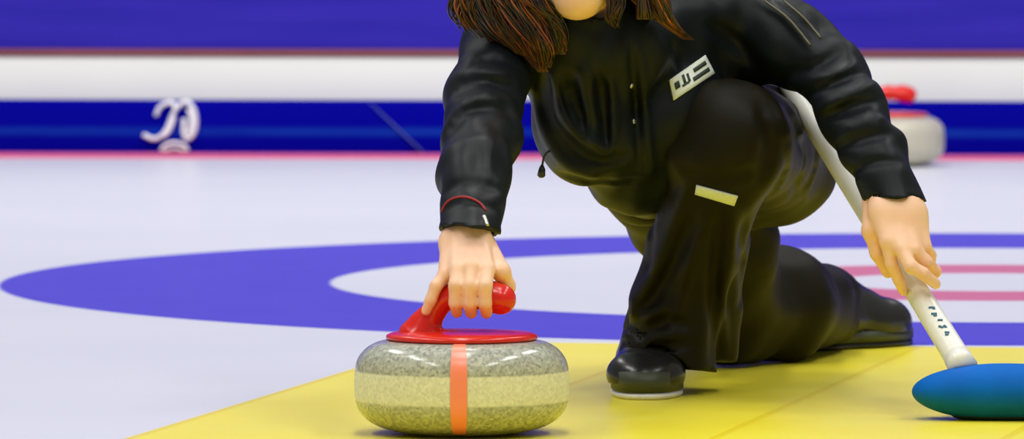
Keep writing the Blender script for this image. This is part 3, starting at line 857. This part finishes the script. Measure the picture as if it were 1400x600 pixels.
# ---- hair
bm = bmesh.new(); lay = bm.loops.layers.color.new('tone')
def tone():
    k = random.random()
    if k < 0.50: c = (0.10, 0.028, 0.010)
    elif k < 0.78: c = (0.26, 0.090, 0.028)
    else: c = (0.55, 0.27, 0.09)
    f = 0.7 + 0.6 * random.random()
    return (c[0] * f, c[1] * f, c[2] * f, 1)
def lock(pts, n, spread, r=0.00125, wave=0.006):
    pts = [Vector(p) for p in pts]
    for i in range(int(n * 3.2)):
        a = random.random() * 2 * PI; q = math.sqrt(random.random())
        o = Vector((math.cos(a) * q, 0.6 * math.sin(a) * q, 0.35 * math.sin(a * 2) * q))
        ph = random.random() * 6.28; e = 0.75 + 0.3 * random.random()
        m = len(pts); P2 = []
        for j, p in enumerate(pts):
            sp_ = spread[j] if hasattr(spread, '__len__') else spread
            w_ = wave * math.sin(ph + j * 1.4)
            P2.append(p + o * sp_ + Vector((w_, w_ * 0.5, 0)))
        sp2 = spline(P2, 20); k_ = max(6, int(len(sp2) * e)); sp2 = sp2[:k_]
        rr = [r * (0.7 + 0.5 * math.sin(PI * (0.15 + 0.7 * t_ / k_))) * (1 - (t_ / k_) ** 4 * 0.85) for t_ in range(k_)]
        tube_into(bm, sp2, rr, 5, None, tone(), lay)
hc = headc
# cap strands from the parting down both sides and the back
for i in range(1300):
    s_ = -1 if i % 2 else 1
    a = random.random()
    st_ = hc + Vector((0.006 * s_, -0.055 + 0.13 * a, 0.118 - 0.03 * abs(a - 0.35)))
    sidep = hc + Vector((s_ * (0.088 + 0.004 * random.random()), -0.045 + 0.135 * a, 0.035))
    low = hc + Vector((s_ * (0.086 + 0.008 * random.random()), -0.050 + 0.13 * a, -0.045))
    if s_ < 0: end = hc + Vector((-0.10 - 0.03 * random.random(), -0.045 + 0.11 * a, -0.11))
    else: end = hc + Vector((0.085 + 0.02 * random.random(), -0.045 + 0.12 * a, -0.12))
    tube_into(bm, spline([st_, st_ + Vector((s_ * 0.055, 0, -0.012)), sidep, low, end], 20), [0.0017] * 21, 5, None, tone(), lay)
for i in range(400):
    a = -1.2 + 2.4 * random.random(); dr = Vector((math.sin(a), math.cos(a), 0))
    tube_into(bm, spline([hc + Vector((0, 0.02, 0.118)), hc + Vector((0, 0.035, 0.03)) + dr * 0.09 + Vector((0, 0, 0.035)), hc + Vector((0, 0.035, -0.03)) + dr * 0.10, hc + Vector((0, 0.045, -0.12)) + dr * 0.085], 18), [0.0019] * 19, 5, None, tone(), lay)
# long locks falling in front of the right shoulder (left of the picture)
L0 = hc + Vector((-0.088, -0.02, 0.0))
D_ = 10.43
lock([L0, P(690, -20, D_), P(700, 20, D_), P(722, 60, D_), P(742, 98, D_)], 70, [0.02, 0.03, 0.026, 0.018, 0.003])
lock([L0, P(700, -15, D_ - .02), P(722, 25, D_ - .02), P(742, 62, D_ - .02), P(748, 92, D_)], 60, [0.02, 0.026, 0.024, 0.014, 0.004])
lock([L0, P(715, -10, D_ - .03), P(742, 20, D_ - .02), P(760, 48, D_ - .01), P(768, 74, D_)], 50, [0.02, 0.024, 0.020, 0.012, 0.004])
lock([L0, P(665, -25, D_), P(668, 10, D_), P(688, 45, D_), P(716, 74, D_)], 60, [0.02, 0.026, 0.024, 0.018, 0.006])
lock([L0, P(655, -30, D_), P(640, 0, D_), P(650, 30, D_ + .01), P(672, 56, D_ + .01)], 40, [0.02, 0.024, 0.018, 0.014, 0.008])
lock([L0, P(648, -30, D_), P(630, 0, D_), P(628, 22, D_ + .01), P(640, 44, D_ + .01)], 16, [0.02, 0.02, 0.012, 0.010, 0.008], 0.0015)
# locks on the other side
R0 = hc + Vector((0.088, -0.02, 0.0))
lock([R0, P(838, -30, 10.41), P(842, 0, 10.41), P(838, 22, 10.41), P(843, 38, 10.42)], 22, [0.014, 0.012, 0.010, 0.007, 0.003])
lock([R0, P(880, -35, 10.45), P(896, -5, 10.46), P(912, 28, 10.47), P(942, 54, 10.50)], 42, [0.02, 0.020, 0.016, 0.010, 0.003])
lock([R0, P(862, -35, 10.45), P(872, -8, 10.46), P(890, 14, 10.47), P(902, 30, 10.49)], 24, [0.02, 0.014, 0.012, 0.008, 0.003])
hair = child('hair', from_bm(bm), M['hair'], person)

# ------------------------------------------------------------------ light
def lamp(loc, sx, sy, e, c=(1, 1, 1)):
    l = bpy.data.lights.new('ceiling_lamp', 'AREA'); l.shape = 'RECTANGLE'; l.size = sx; l.size_y = sy; l.energy = e; l.color = c
    o = bpy.data.objects.new('ceiling_lamp', l); COL.objects.link(o); o.location = loc
    return o
for yy in (6.5, 10.0, 14.0, 18.0):
    for xx in (-3.0, 0.0, 3.0):
        o = lamp((xx, yy, 5.0), 0.5, 2.4, 70 if yy < 13 else (60 if yy < 17 else 108), (1.0, 0.98, 0.95))
        if yy > 17: o.location.y = 16.8; o.rotation_euler.x = math.radians(38)      # the row that washes the end wall
w = bpy.data.worlds.new('world'); scn.world = w; w.use_nodes = True
bg = w.node_tree.nodes['Background']; bg.inputs[0].default_value = (0.93, 0.95, 1.0, 1); bg.inputs[1].default_value = 0.22
vs = scn.view_settings; vs.view_transform = 'Standard'; vs.look = 'None'; vs.exposure = 0.08; vs.gamma = 1.0; vs.use_curve_mapping = False
